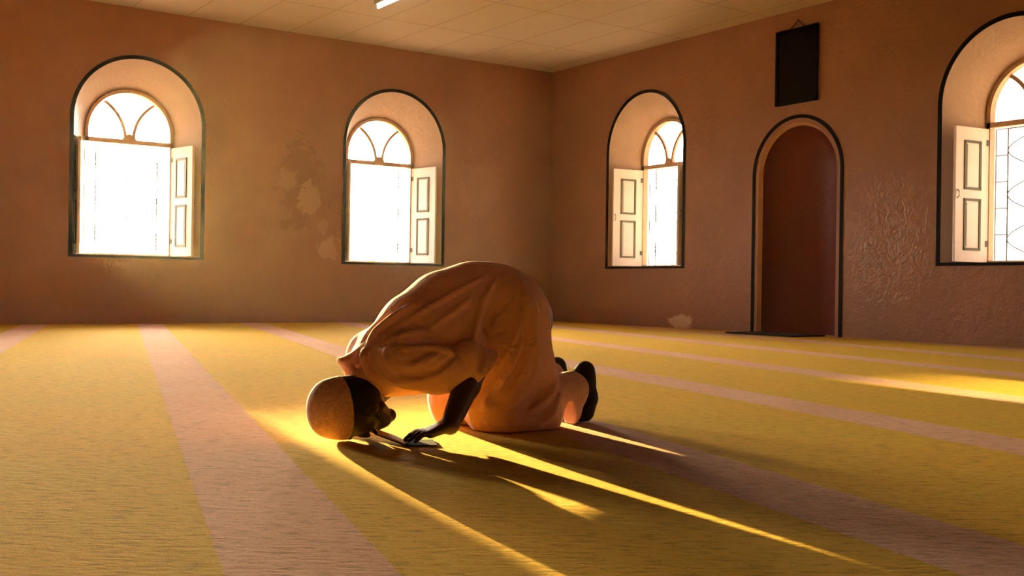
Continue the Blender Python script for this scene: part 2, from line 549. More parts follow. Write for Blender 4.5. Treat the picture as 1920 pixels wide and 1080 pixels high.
# thin haze added to give the glow around the left window
m = bpy.data.materials.new('glow_haze'); m.use_nodes = True; M['air'] = m
nt = m.node_tree; nt.nodes.clear()
vo = N(nt, 'OutputMaterial'); vsc = N(nt, 'VolumeScatter')
vsc.inputs['Color'].default_value = (1, .86, .62, 1); vsc.inputs['Density'].default_value = .00040; vsc.inputs['Anisotropy'].default_value = .72
nt.links.new(vsc.outputs[0], vo.inputs['Volume'])
bm = bmesh.new(); box(bm, (XL + .01, 4.32, .04), (XB - .10, YA - .02, H - .13))
hz = obj('haze', bm, 'air'); hz['kind'] = 'stuff'; tag(hz, 'thin added haze that gives the glow around the leftmost window', 'haze')

bm = bmesh.new()
box(bm, (XL - .55, YB - .55, H - .03), (XB + .55, 8.4, H + .25))  # unseen rear bay, added dark to keep bounce off the foreground
ce = obj('ceiling', bm, 'rear_bounce_cut'); struct(ce, 'unseen rear ceiling, made dark to cut bounced light', 'ceiling')
# ground outside
bm = bmesh.new()
box(bm, (-90, -90, -1.3), (120, 120, -.8))
gr = obj('ground', bm, 'ground'); struct(gr, 'sandy ground outside the windows', 'ground')


# ------------------------------------------------------------------ windows
def arc_pts(cx, cz, r, a0, a1, n=20):
    return [(cx + r * math.cos(a0 + (a1 - a0) * i / n), cz + r * math.sin(a0 + (a1 - a0) * i / n)) for i in range(n + 1)]


def flat_bar(bm, P0, P1, pts, w_):
    """bar of width w_ along (u,z) points between planes P0 and P1"""
    rows = []
    for i, p_ in enumerate(pts):
        a = Vector(pts[max(i - 1, 0)]); b_ = Vector(pts[min(i + 1, len(pts) - 1)])
        d = (b_ - a).normalized(); nrm = Vector((-d.y, d.x)) * w_ / 2
        q = Vector(p_); a1, a2 = q + nrm, q - nrm
        rows.append([bm.verts.new(P0(*a1)), bm.verts.new(P1(*a1)), bm.verts.new(P1(*a2)), bm.verts.new(P0(*a2))])
    for a, b_ in zip(rows, rows[1:]):
        for k in range(4):
            bm.faces.new((a[k], a[(k + 1) % 4], b_[(k + 1) % 4], b_[k]))
    bm.faces.new(rows[0]); bm.faces.new(rows[-1])


def leaf_mesh(W, Hh, th=.036):
    """shutter leaf in local x (0..W from the hinge), y thickness, z height; two raised panels"""
    bm = bmesh.new()
    box(bm, (0, -th / 2, 0), (W, th / 2, Hh), .004)
    return bm


def mould_mesh(W, z0, z1, th=.036):
    bm = bmesh.new()
    x0, x1 = W * .25, W * .75
    for s in (-1, 1):
        y0 = s * th / 2; y1 = s * (th / 2 + .012)
        lo, hi = min(y0, y1), max(y0, y1)
        wd = .028
        box(bm, (x0, lo, z0), (x0 + wd, hi, z1)); box(bm, (x1 - wd, lo, z0), (x1, hi, z1))
        box(bm, (x0, lo, z0), (x1, hi, z0 + wd)); box(bm, (x0, lo, z1 - wd), (x1, hi, z1))
    return bm


def panel_mesh(W, z0, z1, th=.036):
    bm = bmesh.new()
    x0, x1 = W * .25 + .045, W * .75 - .045
    box(bm, (x0, -th / 2 - .008, z0 + .045), (x1, th / 2 + .008, z1 - .045), .004)
    return bm


def to3(frame, u, d, z): return frame(d)(u, z)


def window(idx, frame, c, ic, label, leaves, grille=True, low=None):
    low = low or IN_H
    base = frame(DEP)(ic, SILL)
    root = empty('window_%d' % idx, base)
    struct(root, label, 'window')
    fr = lambda d: (lambda u_, z_: frame(d)(u_, z_) - base)
    # painted band on the wall
    border('surround', fr, c, OUT_H, OUT_T, SILL, .05, .012, 'dark_paint', parent=root)
    # arched frame: ring between the opening and a smaller arch, jambs, sill, transom
    P0, P1 = fr(DEP - .05), fr(DEP + .05)
    spr = IN_T - IN_H
    bm = bmesh.new()
    path = [(ic + IN_H - .0225, IN_SILL)] + arc_pts(ic, spr, IN_H - .0225, 0, math.pi, 36) + [(ic - IN_H + .0225, 2.51 if low > IN_H else IN_SILL)]
    flat_bar(bm, P0, P1, path, .045)
    if low > IN_H: flat_bar(bm, P0, P1, [(ic - low + .015, 2.51), (ic - low + .015, IN_SILL)], .03)
    flat_bar(bm, P0, P1, [(ic - low, 2.535), (ic + IN_H, 2.535)], .06)
    flat_bar(bm, P0, P1, [(ic - low, IN_SILL + .015), (ic + IN_H, IN_SILL + .015)], .03)
    obj('frame', bm, 'sash', root)
    # fanlight bars: two bars that rise from a hub and curve outwards to the arch
    bm = bmesh.new()
    Q0, Q1 = fr(DEP - .018), fr(DEP + .018)
    r_in = IN_H - .045
    for s in (-1, 1):
        pts = []
        for k in range(15):
            t = k / 14
            a = t * R(62)
            rad = .62
            x_ = s * (.055 + rad * (1 - math.cos(a))); z_ = 2.56 + rad * 1.0 * math.sin(a)
            if math.hypot(x_, z_ - spr) > r_in + .01 and z_ > spr: break
            pts.append((ic + x_, z_))
        flat_bar(bm, Q0, Q1, pts, .042)
    flat_bar(bm, fr(DEP - .03), fr(DEP + .03), arc_pts(ic, 2.55, .05, 0, math.pi, 10), .09)
    obj('glazing_bar', bm, 'sash', root)
    bm = bmesh.new()
    fill(bm, fr(DEP + .004), [(ic - r_in, 2.56), (ic + r_in, 2.56)] + arc_pts(ic, spr, r_in, 0, math.pi, 28), [])
    obj('pane', bm, 'glass', root)
    # wrought security grille on the outer side
    if grille:
        bm = bmesh.new()
        g = .0095
        G = fr(DEP + .10)
        x0, x1, z0, z1 = ic - IN_H + .03, ic + IN_H - .03, IN_SILL + .03, 2.50
        cx0, cx1 = x0 + .15, x1 - .15
        for x_ in (x0, cx0, cx1, x1): tube(bm, [G(x_, z0), G(x_, z1)], g, 6)
        for k in range(6):
            z_ = z0 + (z1 - z0) * k / 5
            for a_, b_ in ((x0, cx0), (cx1, x1)): tube(bm, [G(a_, z_), G(b_, z_)], g * .8, 6)
        for z_ in (z0, z1): tube(bm, [G(cx0, z_), G(cx1, z_)], g, 6)
        nseg = 3
        hh = (z1 - z0) / nseg
        for k in range(nseg):
            zc = z0 + hh * (k + .5)
            for sx in (-1, 1):
                for sz in (-1, 1):
                    pts = []
                    for j in range(9):
                        t = j / 8
                        x_ = ic + sx * (cx1 - ic) * math.sin(t * math.pi / 2) ** 1.3
                        z_ = zc + sz * hh / 2 * (1 - t)
                        pts.append(G(x_, z_))
                    tube(bm, pts, g * .7, 5)
                tube(bm, [G(ic + sx * .09 * math.cos(a_) + sx * .12, zc + .09 * math.sin(a_)) for a_ in [math.pi * 2 * q / 14 for q in range(15)]], g * .6, 5)
        obj('grille', bm, 'iron', root)
    # shutter leaves
    Hh = 2.50 - IN_SILL - .02
    for (hu, hd, fu, fd, lab) in leaves:
        hp, fp = frame(hd)(hu, 0), frame(fd)(fu, 0)
        v = fp - hp; W = v.length
        lo_ = obj('shutter', leaf_mesh(W, Hh), 'shutter', root)
        lo_.location = frame(hd)(hu, IN_SILL + .012) - base
        lo_.rotation_euler = (0, 0, math.atan2(v.y, v.x))
        if lab: lo_['label'] = lab
        z_a, z_b, z_c, z_d = Hh * .085, Hh * .47, Hh * .535, Hh * .90
        for za, zb in ((z_a, z_b), (z_c, z_d)):
            mo = obj('moulding', mould_mesh(W, za, zb), 'moulding', lo_); mo['label'] = 'dark painted moulding'
            obj('panel', panel_mesh(W, za, zb), 'shutter', lo_)
        bm = bmesh.new()
        for zh in (.18, Hh - .2):
            box(bm, (-.012, -.024, zh), (.05, -.017, zh + .07)); box(bm, (-.012, .017, zh), (.05, .024, zh + .07))
            tube(bm, [(-.006, 0, zh - .005), (-.006, 0, zh + .075)], .008, 8)
        obj('hinge', bm, 'iron', lo_)
        bm = bmesh.new()
        tube(bm, [(W - .03, .018, Hh * .5 - .05), (W - .03, .045, Hh * .5 - .03), (W - .03, .045, Hh * .5 + .03), (W - .03, .018, Hh * .5 + .05)], .006, 6)
        obj('latch', bm, 'iron', lo_)
    return root


window(1, frameA, WIN_A[0], IN_A[0], 'leftmost arched window, glaring with sunlight, white shutters folded open',
       [(4.86, DEP - .04, 4.99, -.09, None), (3.545, DEP - .04, 3.475, -.06, None)], low=LOW_A)
window(2, frameA, WIN_A[1], IN_A[1], 'arched window on the far wall nearest the room corner, shutters open',
       [(8.80, DEP - .04, 8.935, -.09, None), (7.51, DEP - .04, 7.42, -.06, None)], low=LOW_A)
window(3, frameB, WIN_B[0], IN_B[0], 'arched window on the right wall between the corner and the niche',
       [(13.31, DEP - .04, 13.40, -.09, None), (12.13, DEP - .04, 12.02, .02, None)])
window(4, frameB, WIN_B[1], IN_B[1], 'arched window cut off by the right edge, white shutter folded open',
       [(7.29, DEP - .04, 7.36, -.09, None), (6.11, DEP - .04, 6.0, .02, None)])


# daylight portals in every opening
def portal(frame, ic, nrm, s=1.0):
    ld = bpy.data.lights.new('window_portal', 'AREA'); ld.shape = 'RECTANGLE'
    ld.size = 1.25; ld.size_y = 2.4
    ld.cycles.is_portal = True
    o = bpy.data.objects.new('window_portal', ld); col.objects.link(o)
    o.location = frame(DEP + .14)(ic, (IN_SILL + IN_T) / 2)
    o.rotation_euler = Vector(nrm).to_track_quat('-Z', 'Z').to_euler()
for c_ in IN_A: portal(frameA, c_, (0, -1, 0))
for c_ in IN_B: portal(frameB, c_, (-1, 0, 0))
for c_ in WIN_L: portal(frameL, c_, (1, 0, 0))
for c_ in WIN_K: portal(frameK, c_, (0, 1, 0))

# ------------------------------------------------------------------ wall board above the niche
root = empty('hanging_board', (XB, 9.735, 3.06))
tag(root, 'black framed board hung by a cord high on the wall above the prayer niche', 'board')
bm = bmesh.new()
bw, bh, bt = .355, 1.0, .03
for a_, b_ in (((-bt - .02, -bw, 0), (-.02, -bw + .045, bh)), ((-bt - .02, bw - .045, 0), (-.02, bw, bh)),
               ((-bt - .02, -bw, 0), (-.02, bw, .045)), ((-bt - .02, -bw, bh - .045), (-.02, bw, bh))):
    box(bm, a_, b_, .003)
obj('frame', bm, 'frame_black', root)
bm = bmesh.new(); box(bm, (-.036, -bw + .04, .04), (-.022, bw - .04, bh - .04))
obj('panel', bm, 'board', root)
bm = bmesh.new(); tube(bm, [(-.03, -.13, bh - .01), (-.012, 0, bh + .105), (-.03, .13, bh - .01)], .006, 6)
obj('cord', bm, 'string', root)
bm = bmesh.new(); tube(bm, [(0, 0, bh + .105), (-.04, 0, bh + .11)], .006, 8)
obj('nail', bm, 'nail', root)

# ceiling lamp
root = empty('tube_lamp', (6.65, 12.22, H))
tag(root, 'lit fluorescent tube lamp on the ceiling at the top edge', 'lamp')
bm = bmesh.new(); box(bm, (-.045, -.62, -.05), (.045, .62, 0), .006); obj('housing', bm, 'enamel', root)
bm = bmesh.new(); tube(bm, [(0, -.58, -.085), (0, .58, -.085)], .019, 14); obj('tube', bm, 'tube_lit', root, smooth=True)
for s in (-1, 1):
    bm = bmesh.new(); box(bm, (-.02, s * .59 - .015, -.11), (.02, s * .59 + .015, -.045), .003)
    obj('socket', bm, 'enamel', root)

# rug in front of the niche
bm = bmesh.new(); box(bm, (10.62, 9.20, 0.001), (11.27, 10.34, .022), .006)
rg = obj('prayer_rug', bm, 'rug'); tag(rg, 'dark flat rug lying on the carpet at the foot of the prayer niche', 'rug')

# ------------------------------------------------------------------ signed distance sculpting
class Clay:
    def __init__(s, lo, hi, vox):
        s.lo = np.array(lo, np.float32); s.vox = vox
        s.n = np.ceil((np.array(hi) - s.lo) / vox).astype(int) + 1
        s.F = np.full(s.n, .3, np.float32)
        s.ax = [s.lo[i] + np.arange(s.n[i], dtype=np.float32) * vox for i in range(3)]

    def sl(s, lo, hi):
        i0 = np.clip(np.floor((np.array(lo) - s.lo) / s.vox).astype(int), 0, s.n)
        i1 = np.clip(np.ceil((np.array(hi) - s.lo) / s.vox).astype(int) + 1, 0, s.n)
        g = np.ix_(range(i0[0], i1[0]), range(i0[1], i1[1]), range(i0[2], i1[2]))
        S = tuple(slice(a, b) for a, b in zip(i0, i1))
        X = s.ax[0][S[0]][:, None, None]; Y = s.ax[1][S[1]][None, :, None]; Z = s.ax[2][S[2]][None, None, :]
        return S, X, Y, Z

    def put(s, fn, lo, hi, k=.02, mode='add', m=.05):
        S, X, Y, Z = s.sl(np.array(lo) - m - k, np.array(hi) + m + k)
        if min(q.stop - q.start for q in S) <= 0: return
        d = fn(X, Y, Z).astype(np.float32); f = s.F[S]
        if mode == 'add':
            h = np.maximum(k - np.abs(f - d), 0) / max(k, 1e-6)
            s.F[S] = np.minimum(f, d) - h * h * k * .25
        elif mode == 'cut':
            d = -d
            h = np.maximum(k - np.abs(f - d), 0) / max(k, 1e-6)
            s.F[S] = np.maximum(f, d) + h * h * k * .25
        elif mode == 'and':
            s.F[S] = np.maximum(f, d)

    def cone(s, a, b, ra, rb, k=.02, sy=1.0, sz=1.0, mode='add', m=.05, clip=None):
        a = np.array(a, float); b = np.array(b, float)
        sc = np.array((1, sy, sz)); A, B = a / sc, b / sc; BA = B - A; L = max(BA @ BA, 1e-9)
        mn = min(1, sy, sz)
        def fn(X, Y, Z):
            x, y, z = X - A[0], Y / sy - A[1], Z / sz - A[2]
            t = np.clip((x * BA[0] + y * BA[1] + z * BA[2]) / L, 0, 1)
            d = np.sqrt((x - t * BA[0]) ** 2 + (y - t * BA[1]) ** 2 + (z - t * BA[2]) ** 2)
            d = (d - (ra + (rb - ra) * t)) * mn
            if clip is not None:
                cn = clip[1] / np.linalg.norm(clip[1])
                d = np.maximum(d, (X - clip[0][0]) * cn[0] + (Y - clip[0][1]) * cn[1] + (Z - clip[0][2]) * cn[2])
            return d
        r = max(ra, rb); e = r * np.array((1, sy, sz))
        s.put(fn, np.minimum(a, b) - e, np.maximum(a, b) + e, k, mode, m)

    def chain(s, pts, rs, k=.02, **kw):
        for i in range(len(pts) - 1):
            s.cone(pts[i], pts[i + 1], rs[i], rs[i + 1], k, **kw)

    def ell(s, c, r, k=.02, rot=None, mode='add', m=.05):
        c = np.array(c, float); r = np.array(r, float)
        Rm = np.eye(3) if rot is None else np.array(Matrix.Rotation(rot[1], 3, rot[0]))
        def fn(X, Y, Z):
            x, y, z = X - c[0], Y - c[1], Z - c[2]
            q = [Rm[0][i] * x + Rm[1][i] * y + Rm[2][i] * z for i in range(3)]
            k0 = np.sqrt(sum((q[i] / r[i]) ** 2 for i in range(3))) + 1e-6
            k1 = np.sqrt(sum((q[i] / r[i] ** 2) ** 2 for i in range(3))) + 1e-6
            return k0 * (k0 - 1) / k1
        R_ = r.max()
        s.put(fn, c - R_, c + R_, k, mode, m)

    def plane(s, p, n, mode='and'):
        """keep the side the normal n points away from"""
        p = np.array(p, float); n = np.array(n, float); n /= np.linalg.norm(n)
        X, Y, Z = s.ax[0][:, None, None], s.ax[1][None, :, None], s.ax[2][None, None, :]
        s.F = np.maximum(s.F, ((X - p[0]) * n[0] + (Y - p[1]) * n[1] + (Z - p[2]) * n[2]).astype(np.float32))

    def hit(s, q, d):
        """first surface point from q along d"""
        q = np.array(q, float); d = np.array(d, float); d /= np.linalg.norm(d)
        q = q - d * .5
        for i in range(700):
            P = q + d * i * .0025
            I = np.round((P - s.lo) / s.vox).astype(int)
            if (I < 0).any() or (I >= s.n).any(): continue
            if s.F[tuple(I)] < 0: return P
        return None

    def mesh(s, name, origin=(0, 0, 0), smooth_it=0, floor=None):
        g = openvdb.FloatGrid(.3)
        F = s.F
        g.copyFromArray(np.ascontiguousarray(np.clip(F, -.04, .04)))
        pts, tris, quads = g.convertToPolygons(0.0, 0.0)
        pts = pts * s.vox + s.lo - np.array(origin, np.float32)
        if floor is not None: pts[:, 2] = np.maximum(pts[:, 2], floor)
        me = bpy.data.meshes.new(name)
        faces = [tuple(int(i) for i in q[::-1]) for q in quads] + [tuple(int(i) for i in q[::-1]) for q in tris]
        me.from_pydata([tuple(map(float, p)) for p in pts], [], faces)
        me.validate(); me.shade_smooth()
        return me


P0 = np.array((2.42, 3.74, 0.0))
person = empty('person', tuple(P0))
tag(person, 'kneeling person in pale tunic and cap, bowed with forehead on the carpet', 'person')


def relax(o, it=3, f=.5):
    md = o.modifiers.new('smooth', 'SMOOTH'); md.iterations = it; md.factor = f
    return o


VD = np.array((.545, .835, -.03))      # side-on drape direction used to lay folds on the cloth

# ---- body: one continuous skin
B_ = Clay((1.58, 3.30, -.02), (3.10, 4.10, .64), .0045)
hy = 3.640
# skull and jaw (crown towards -x, face towards the floor)
B_.ell((1.775, hy, .120), (.122, .086, .112), .02)
B_.ell((1.815, hy, .116), (.096, .080, .098), .02)
B_.ell((1.880, hy, .088), (.076, .060, .062), .02)
B_.cone((1.82, hy, .078), (1.945, hy, .077), .046, .026, .02, sy=1.15)
B_.cone((1.90, hy - .052, .125), (1.940, hy, .080), .018, .020, .02)
B_.cone((1.90, hy + .052, .125), (1.940, hy, .080), .018, .020, .02)
B_.cone((1.786, hy - .03, .018), (1.786, hy + .03, .018), .014, .014, .014)       # brow
for s in (-1, 1):
    B_.ell((1.812, hy + s * .033, .012), (.017, .021, .016), .010, mode='cut')      # eye sockets
    B_.ell((1.813, hy + s * .033, .034), (.013, .017, .010), .003)                 # closed lids
    B_.ell((1.855, hy + s * .045, .052), (.026, .022, .022), .014)                 # cheekbones
    B_.ell((1.842, hy + s * .086, .120), (.030, .010, .020), .006, rot=('Y', R(-15)))   # ears
    B_.ell((1.838, hy + s * .096, .116), (.016, .006, .010), .004, mode='cut')
    B_.cone((1.852, hy + s * .083, .108), (1.862, hy + s * .084, .112), .008, .007, .004)
    B_.ell((1.868, hy + s * .013, .014), (.011, .010, .009), .006)                 # nostril wings
B_.chain([(1.820, hy, .030), (1.845, hy, .018), (1.864, hy, .012)], [.009, .011, .012], .008)   # nose
B_.cone((1.893, hy - .018, .026), (1.893, hy + .018, .026), .008, .008, .006)      # lips
B_.cone((1.908, hy - .016, .032), (1.908, hy + .016, .032), .008, .008, .006)
# neck, trunk
B_.cone((1.83, hy + .005, .155), (1.96, 3.685, .235), .062, .068, .03)
B_.chain([(1.98, 3.69, .265), (2.16, 3.70, .375), (2.38, 3.73, .47), (2.56, 3.755, .49)], [.085, .11, .11, .12], .05, sy=1.25)
for s, hx in ((-1, 0), (1, 0)):
    B_.cone((1.98, 3.69, .27), (1.985, 3.69 + s * .15, .29), .07, .055, .04)
    B_.cone((2.57, 3.755 + s * .07, .47), (2.59, 3.755 + s * .11, .45), .12, .11, .05)
    ly = 3.755 + s * .13
    B_.chain([(2.58, ly, .42), (2.40, ly, .085)], [.095, .062], .04)
    B_.chain([(2.40, ly, .075), (2.60, ly, .115), (2.87, ly + .02, .155)], [.058, .052, .034], .03)
    B_.chain([(2.90, ly + .03, .205), (2.905, ly + .03, .10), (2.905, ly + .03, .05), (2.875, ly + .03, .022)], [.036, .036, .030, .018], .02)
# near arm: shoulder, elbow, wrist
sh, el, wr = (1.985, 3.53, .285), (2.245, 3.480, .262), (2.085, 3.400, .064)
B_.cone(sh, el, .052, .043, .03)
B_.chain([el, (2.195, 3.465, .20), wr], [.044, .050, .036], .02)
# far arm: bent under the head side, hand flat on the floor
sh2, el2, wr2 = (1.985, 3.85, .285), (2.22, 3.97, .25), (2.035, 3.985, .058)
B_.cone(sh2, el2, .052, .042, .03)
B_.chain([el2, (2.165, 3.975, .18), wr2], [.042, .044, .027], .02)


def hand(w_, dx, dy, side, tips, zb=.02, palm=.085):
    """palm from wrist w_ along (dx,dy); four fingers with knuckle bends and a thumb off the side"""
    w_ = np.array(w_, float); d = np.array((dx, dy, 0.)); d /= np.linalg.norm(d); n = np.array((-d[1], d[0], 0.)) * side
    k0 = w_ + d * palm; k0[2] = tips[0]
    for j in range(4):
        o_ = (j - 1.5) * .0205
        B_.cone(w_ + n * o_ * .55, k0 + n * o_ + (0, 0, -.004), .020, .0150, .012)
    L = [.072, .083, .078, .060]
    for j in range(4):
        o_ = (j - 1.5) * .0215
        fd = d + n * (j - 1.5) * .09; fd /= np.linalg.norm(fd)
        a = k0 + n * o_
        b1 = a + fd * L[j] * .45 + (0, 0, tips[1]); b2 = b1 + fd * L[j] * .30 + (0, 0, tips[2]); b3 = b2 + fd * L[j] * .22 + (0, 0, tips[3])
        B_.chain([a, b1, b2, b3], [.0112, .0100, .0092, .0080], .004, m=.02)
    t0 = w_ + d * .022 - n * .020; t1 = w_ + d * .052 - n * .046; t1[2] = w_[2] * .5 + .012; t2 = t1 + d * .030 - n * .012; t2[2] = t1[2] - .006
    B_.chain([t0, t1, t2], [.0165, .0125, .0100], .008, m=.02)


hand(wr, -.97, .22, 1, (.041, -.002, -.012, -.012))
hand(wr2, -1, .02, -1, (.026, .002, -.004, -.004))
B_.plane((0, 0, .003), (0, 0, -1))
body = link('body', B_.mesh('body', P0), 'skin', person)
relax(body, 2)
body['label'] = 'dark skin, tone deepened for the crushed shade'

# ---- short dark hair below the cap
Hc = Clay((1.60, 3.53, 0), (1.95, 3.80, .27), .004)
Hc.ell((1.785, hy, .124), (.126, .089, .112), .02)
Hc.ell((1.835, hy, .138), (.090, .081, .092), .03)
Hc.plane((1.735, hy, .12), (-1, 0, -.12))
Hc.plane((1.80, hy, .098), (-.15, 0, -1))
Hc.plane((1.885, hy, .12), (1, 0, -.25))
hair = link('hair', Hc.mesh('hair', P0), 'hair', person); relax(hair, 2)
# ---- beard around the jaw
Bd = Clay((1.80, 3.55, .01), (2.02, 3.78, .16), .004)
Bd.cone((1.905, hy, .060), (1.962, hy, .082), .034, .026, .02, sy=1.2)
for s in (-1, 1):
    Bd.cone((1.868, hy + s * .064, .108), (1.925, hy + s * .030, .070), .018, .026, .02)
Bd.ell((1.900, hy, .012), (.020, .026, .022), .010, mode='cut')
beard = link('beard', Bd.mesh('beard', P0), 'hair', person); relax(beard, 1)

# ---- cap
Cp = Clay((1.60, 3.53, -.0), (1.82, 3.80, .27), .004)
Cp.ell((1.778, hy, .119), (.134, .098, .120), .02)
Cp.ell((1.70, hy, .120), (.058, .075, .092), .04)
Cp.plane((1.768, hy, .12), (1, 0, .10))
Cp.plane((0, 0, .004), (0, 0, -1))
cap = link('cap', Cp.mesh('cap', P0), 'cap', person); relax(cap, 2)
cap['label'] = 'pale knitted cap'

# ---- socks
for s in (-1, 1):
    ly = 3.755 + s * .13 + .03
    S_ = Clay((2.74, ly - .09, -.01), (3.06, ly + .09, .32), .004)
    xo = .0 if s < 0 else .045
    S_.cone((2.915 + xo, ly, .215), (2.925 + xo, ly, .10), .046, .048, .02, sy=.80)
    S_.chain([(2.925 + xo, ly, .10), (2.910 + xo, ly, .045), (2.872 + xo, ly, .026)], [.047, .042, .024], .02, sy=.95)
    S_.cone((2.80 + xo, ly, .155), (2.90 + xo, ly, .18), .040, .046, .03)
    for j in range(5):
        S_.ell((2.868 + xo, ly + (j - 2) * .017, .018), (.016, .0095, .014), .004)
    S_.plane((0, 0, .003), (0, 0, -1))
    so = link('sock', S_.mesh('sock', P0), 'sock', person); relax(so, 2)

# ---- trousers: the lower legs and ankles that show behind the tunic hem
T = Clay((2.20, 3.40, -.02), (3.02, 4.10, .34), .005)
for s in (-1, 1):
    ly = 3.755 + s * .13
    xo = .0 if s < 0 else .05
    T.chain([(2.42, ly, .09), (2.62, ly, .115), (2.80 + xo, ly + .02, .125)], [.088, .105, .088], .03)
    T.cone((2.80 + xo, ly + .02, .11), (2.845 + xo, ly + .03, .145), .075, .072, .03)
    if s > 0: T.cone((2.82, ly + .01, .14), (2.90, ly + .02, .165), .085, .082, .03)
    T.cone((2.58, ly - .02, .04), (2.80, ly, .045), .06, .05, .03, sy=1.3)
RT = []
def fold(C, pts, r, k=.016, mode='add', lift=0.0, plane_y=3.55):
    """a soft ridge or crease laid on the surface through side-view points (x, z)"""
    P = []
    for i, (x_, z_) in enumerate(pts):
        h_ = C.hit((x_, plane_y, z_), VD)
        if h_ is not None: P.append(h_ + VD * r * (.10 if mode == 'add' else -.15))
    if len(P) < 2: return
    # refine
    Q = []
    for a, b_ in zip(P, P[1:]):
        for t in (0, .25, .5, .75): Q.append(a + (b_ - a) * t)
    Q.append(P[-1])
    n_ = len(Q)
    rs = [r * (.25 + .75 * math.sin(math.pi * (i + .35) / (n_ - .3)) ** .8) for i in range(n_)]
    C.chain(Q, rs, k, mode=mode, m=.03)

# arch of open space under the raised ankles
for z_, r_ in ((.015, .034), (.040, .031), (.065, .024), (.090, .013)):
    T.cone((2.765 - .162 * .25, 3.35, z_), (2.765 + .162 * .55, 4.15, z_), r_, r_, .012, mode='cut')
T.plane((0, 0, .004), (0, 0, -1))
tro = link('trousers', T.mesh('trousers', P0), 'trousers', person); relax(tro, 2)

# ---- tunic
C = Clay((1.70, 3.32, -.02), (3.02, 4.10, .72), .005)
# back and hips
C.chain([(2.00, 3.69, .305), (2.12, 3.70, .385), (2.26, 3.725, .460), (2.40, 3.745, .495), (2.48, 3.755, .500)],
        [.122, .155, .165, .168, .165], .05, sy=1.15)
C.cone((2.49, 3.755 - .06, .49), (2.49, 3.755 + .06, .49), .168, .168, .04)
# front of the tunic hanging low between the arms
C.cone((1.99, 3.78, .205), (2.17, 3.80, .212), .060, .066, .04, sy=1.1)
# shoulders
C.cone((1.975, 3.56, .31), (1.975, 3.82, .31), .085, .085, .05)
# belly and chest cloth hanging forward
C.cone((2.02, 3.74, .250), (2.16, 3.76, .255), .095, .105, .05, sy=1.2)
C.cone((1.99, 3.80, .22), (2.14, 3.82, .235), .070, .080, .04)
# skirts over thighs
for s in (-1, 1):
    ly = 3.755 + s * .13
    C.chain([(2.52, ly - .01 * s, .46), (2.47, ly, .27), (2.415, ly, .115)], [.150, .142, .112], .05)
    C.cone((2.415, ly, .11), (2.46, ly, .05), .118, .09, .04)
    C.cone((2.44, ly + s * .02, .05), (2.62, ly + s * .025, .05), .108, .098, .04, sy=1.22)
    C.cone((2.55, ly, .40), (2.64, ly, .14), .115, .10, .05)
C.cone((2.58, 3.755, .44), (2.46, 3.755, .12), .15, .12, .05, sy=1.2)
C.cone((2.60, 3.755, .34), (2.68, 3.80, .14), .11, .11, .05, sy=1.3)
C.cone((2.70, 3.86, .30), (2.80, 3.90, .10), .075, .085, .05)
# belly cloth between sleeve and thigh
C.chain([(2.10, 3.64, .36), (2.22, 3.63, .36), (2.30, 3.64, .38)], [.10, .115, .12], .05)
# near sleeve: shoulder to just past the elbow, cut off square at the cuff
CP, CN = np.array((2.245, 3.48, .245)), np.array((.66, 0, -.75))
C.chain([(1.965, 3.55, .292), (2.08, 3.515, .268)], [.085, .080], .035)
C.cone((2.08, 3.515, .268), (2.30, 3.478, .235), .080, .098, .03, sy=.80, clip=(CP, CN))
C.chain([(1.99, 3.53, .255), (2.09, 3.51, .245), (2.15, 3.49, .250)], [.068, .070, .060], .03)
C.cone((2.21, 3.49, .285), (2.262, 3.478, .226), .088, .094, .004, sy=.82, clip=(CP + CN * .004, CN))
# far sleeve
C.chain([(1.975, 3.84, .29), (2.09, 3.89, .272), (2.22, 3.96, .25)], [.082, .076, .074], .04)
# collar
C.cone((1.905, 3.675, .215), (1.96, 3.685, .26), .082, .095, .03)
C.cone((1.775, 3.672, .292), (1.90, 3.68, .300), .007, .052, .03, sy=2.2)
C.chain([(1.778, 3.660, .288), (1.835, 3.610, .232), (1.890, 3.600, .165)], [.008, .018, .018], .02)
C.chain([(1.778, 3.685, .288), (1.850, 3.740, .232), (1.905, 3.750, .165)], [.008, .018, .018], .02)
C.cone((1.895, 3.63, .250), (1.96, 3.60, .270), .045, .070, .03)
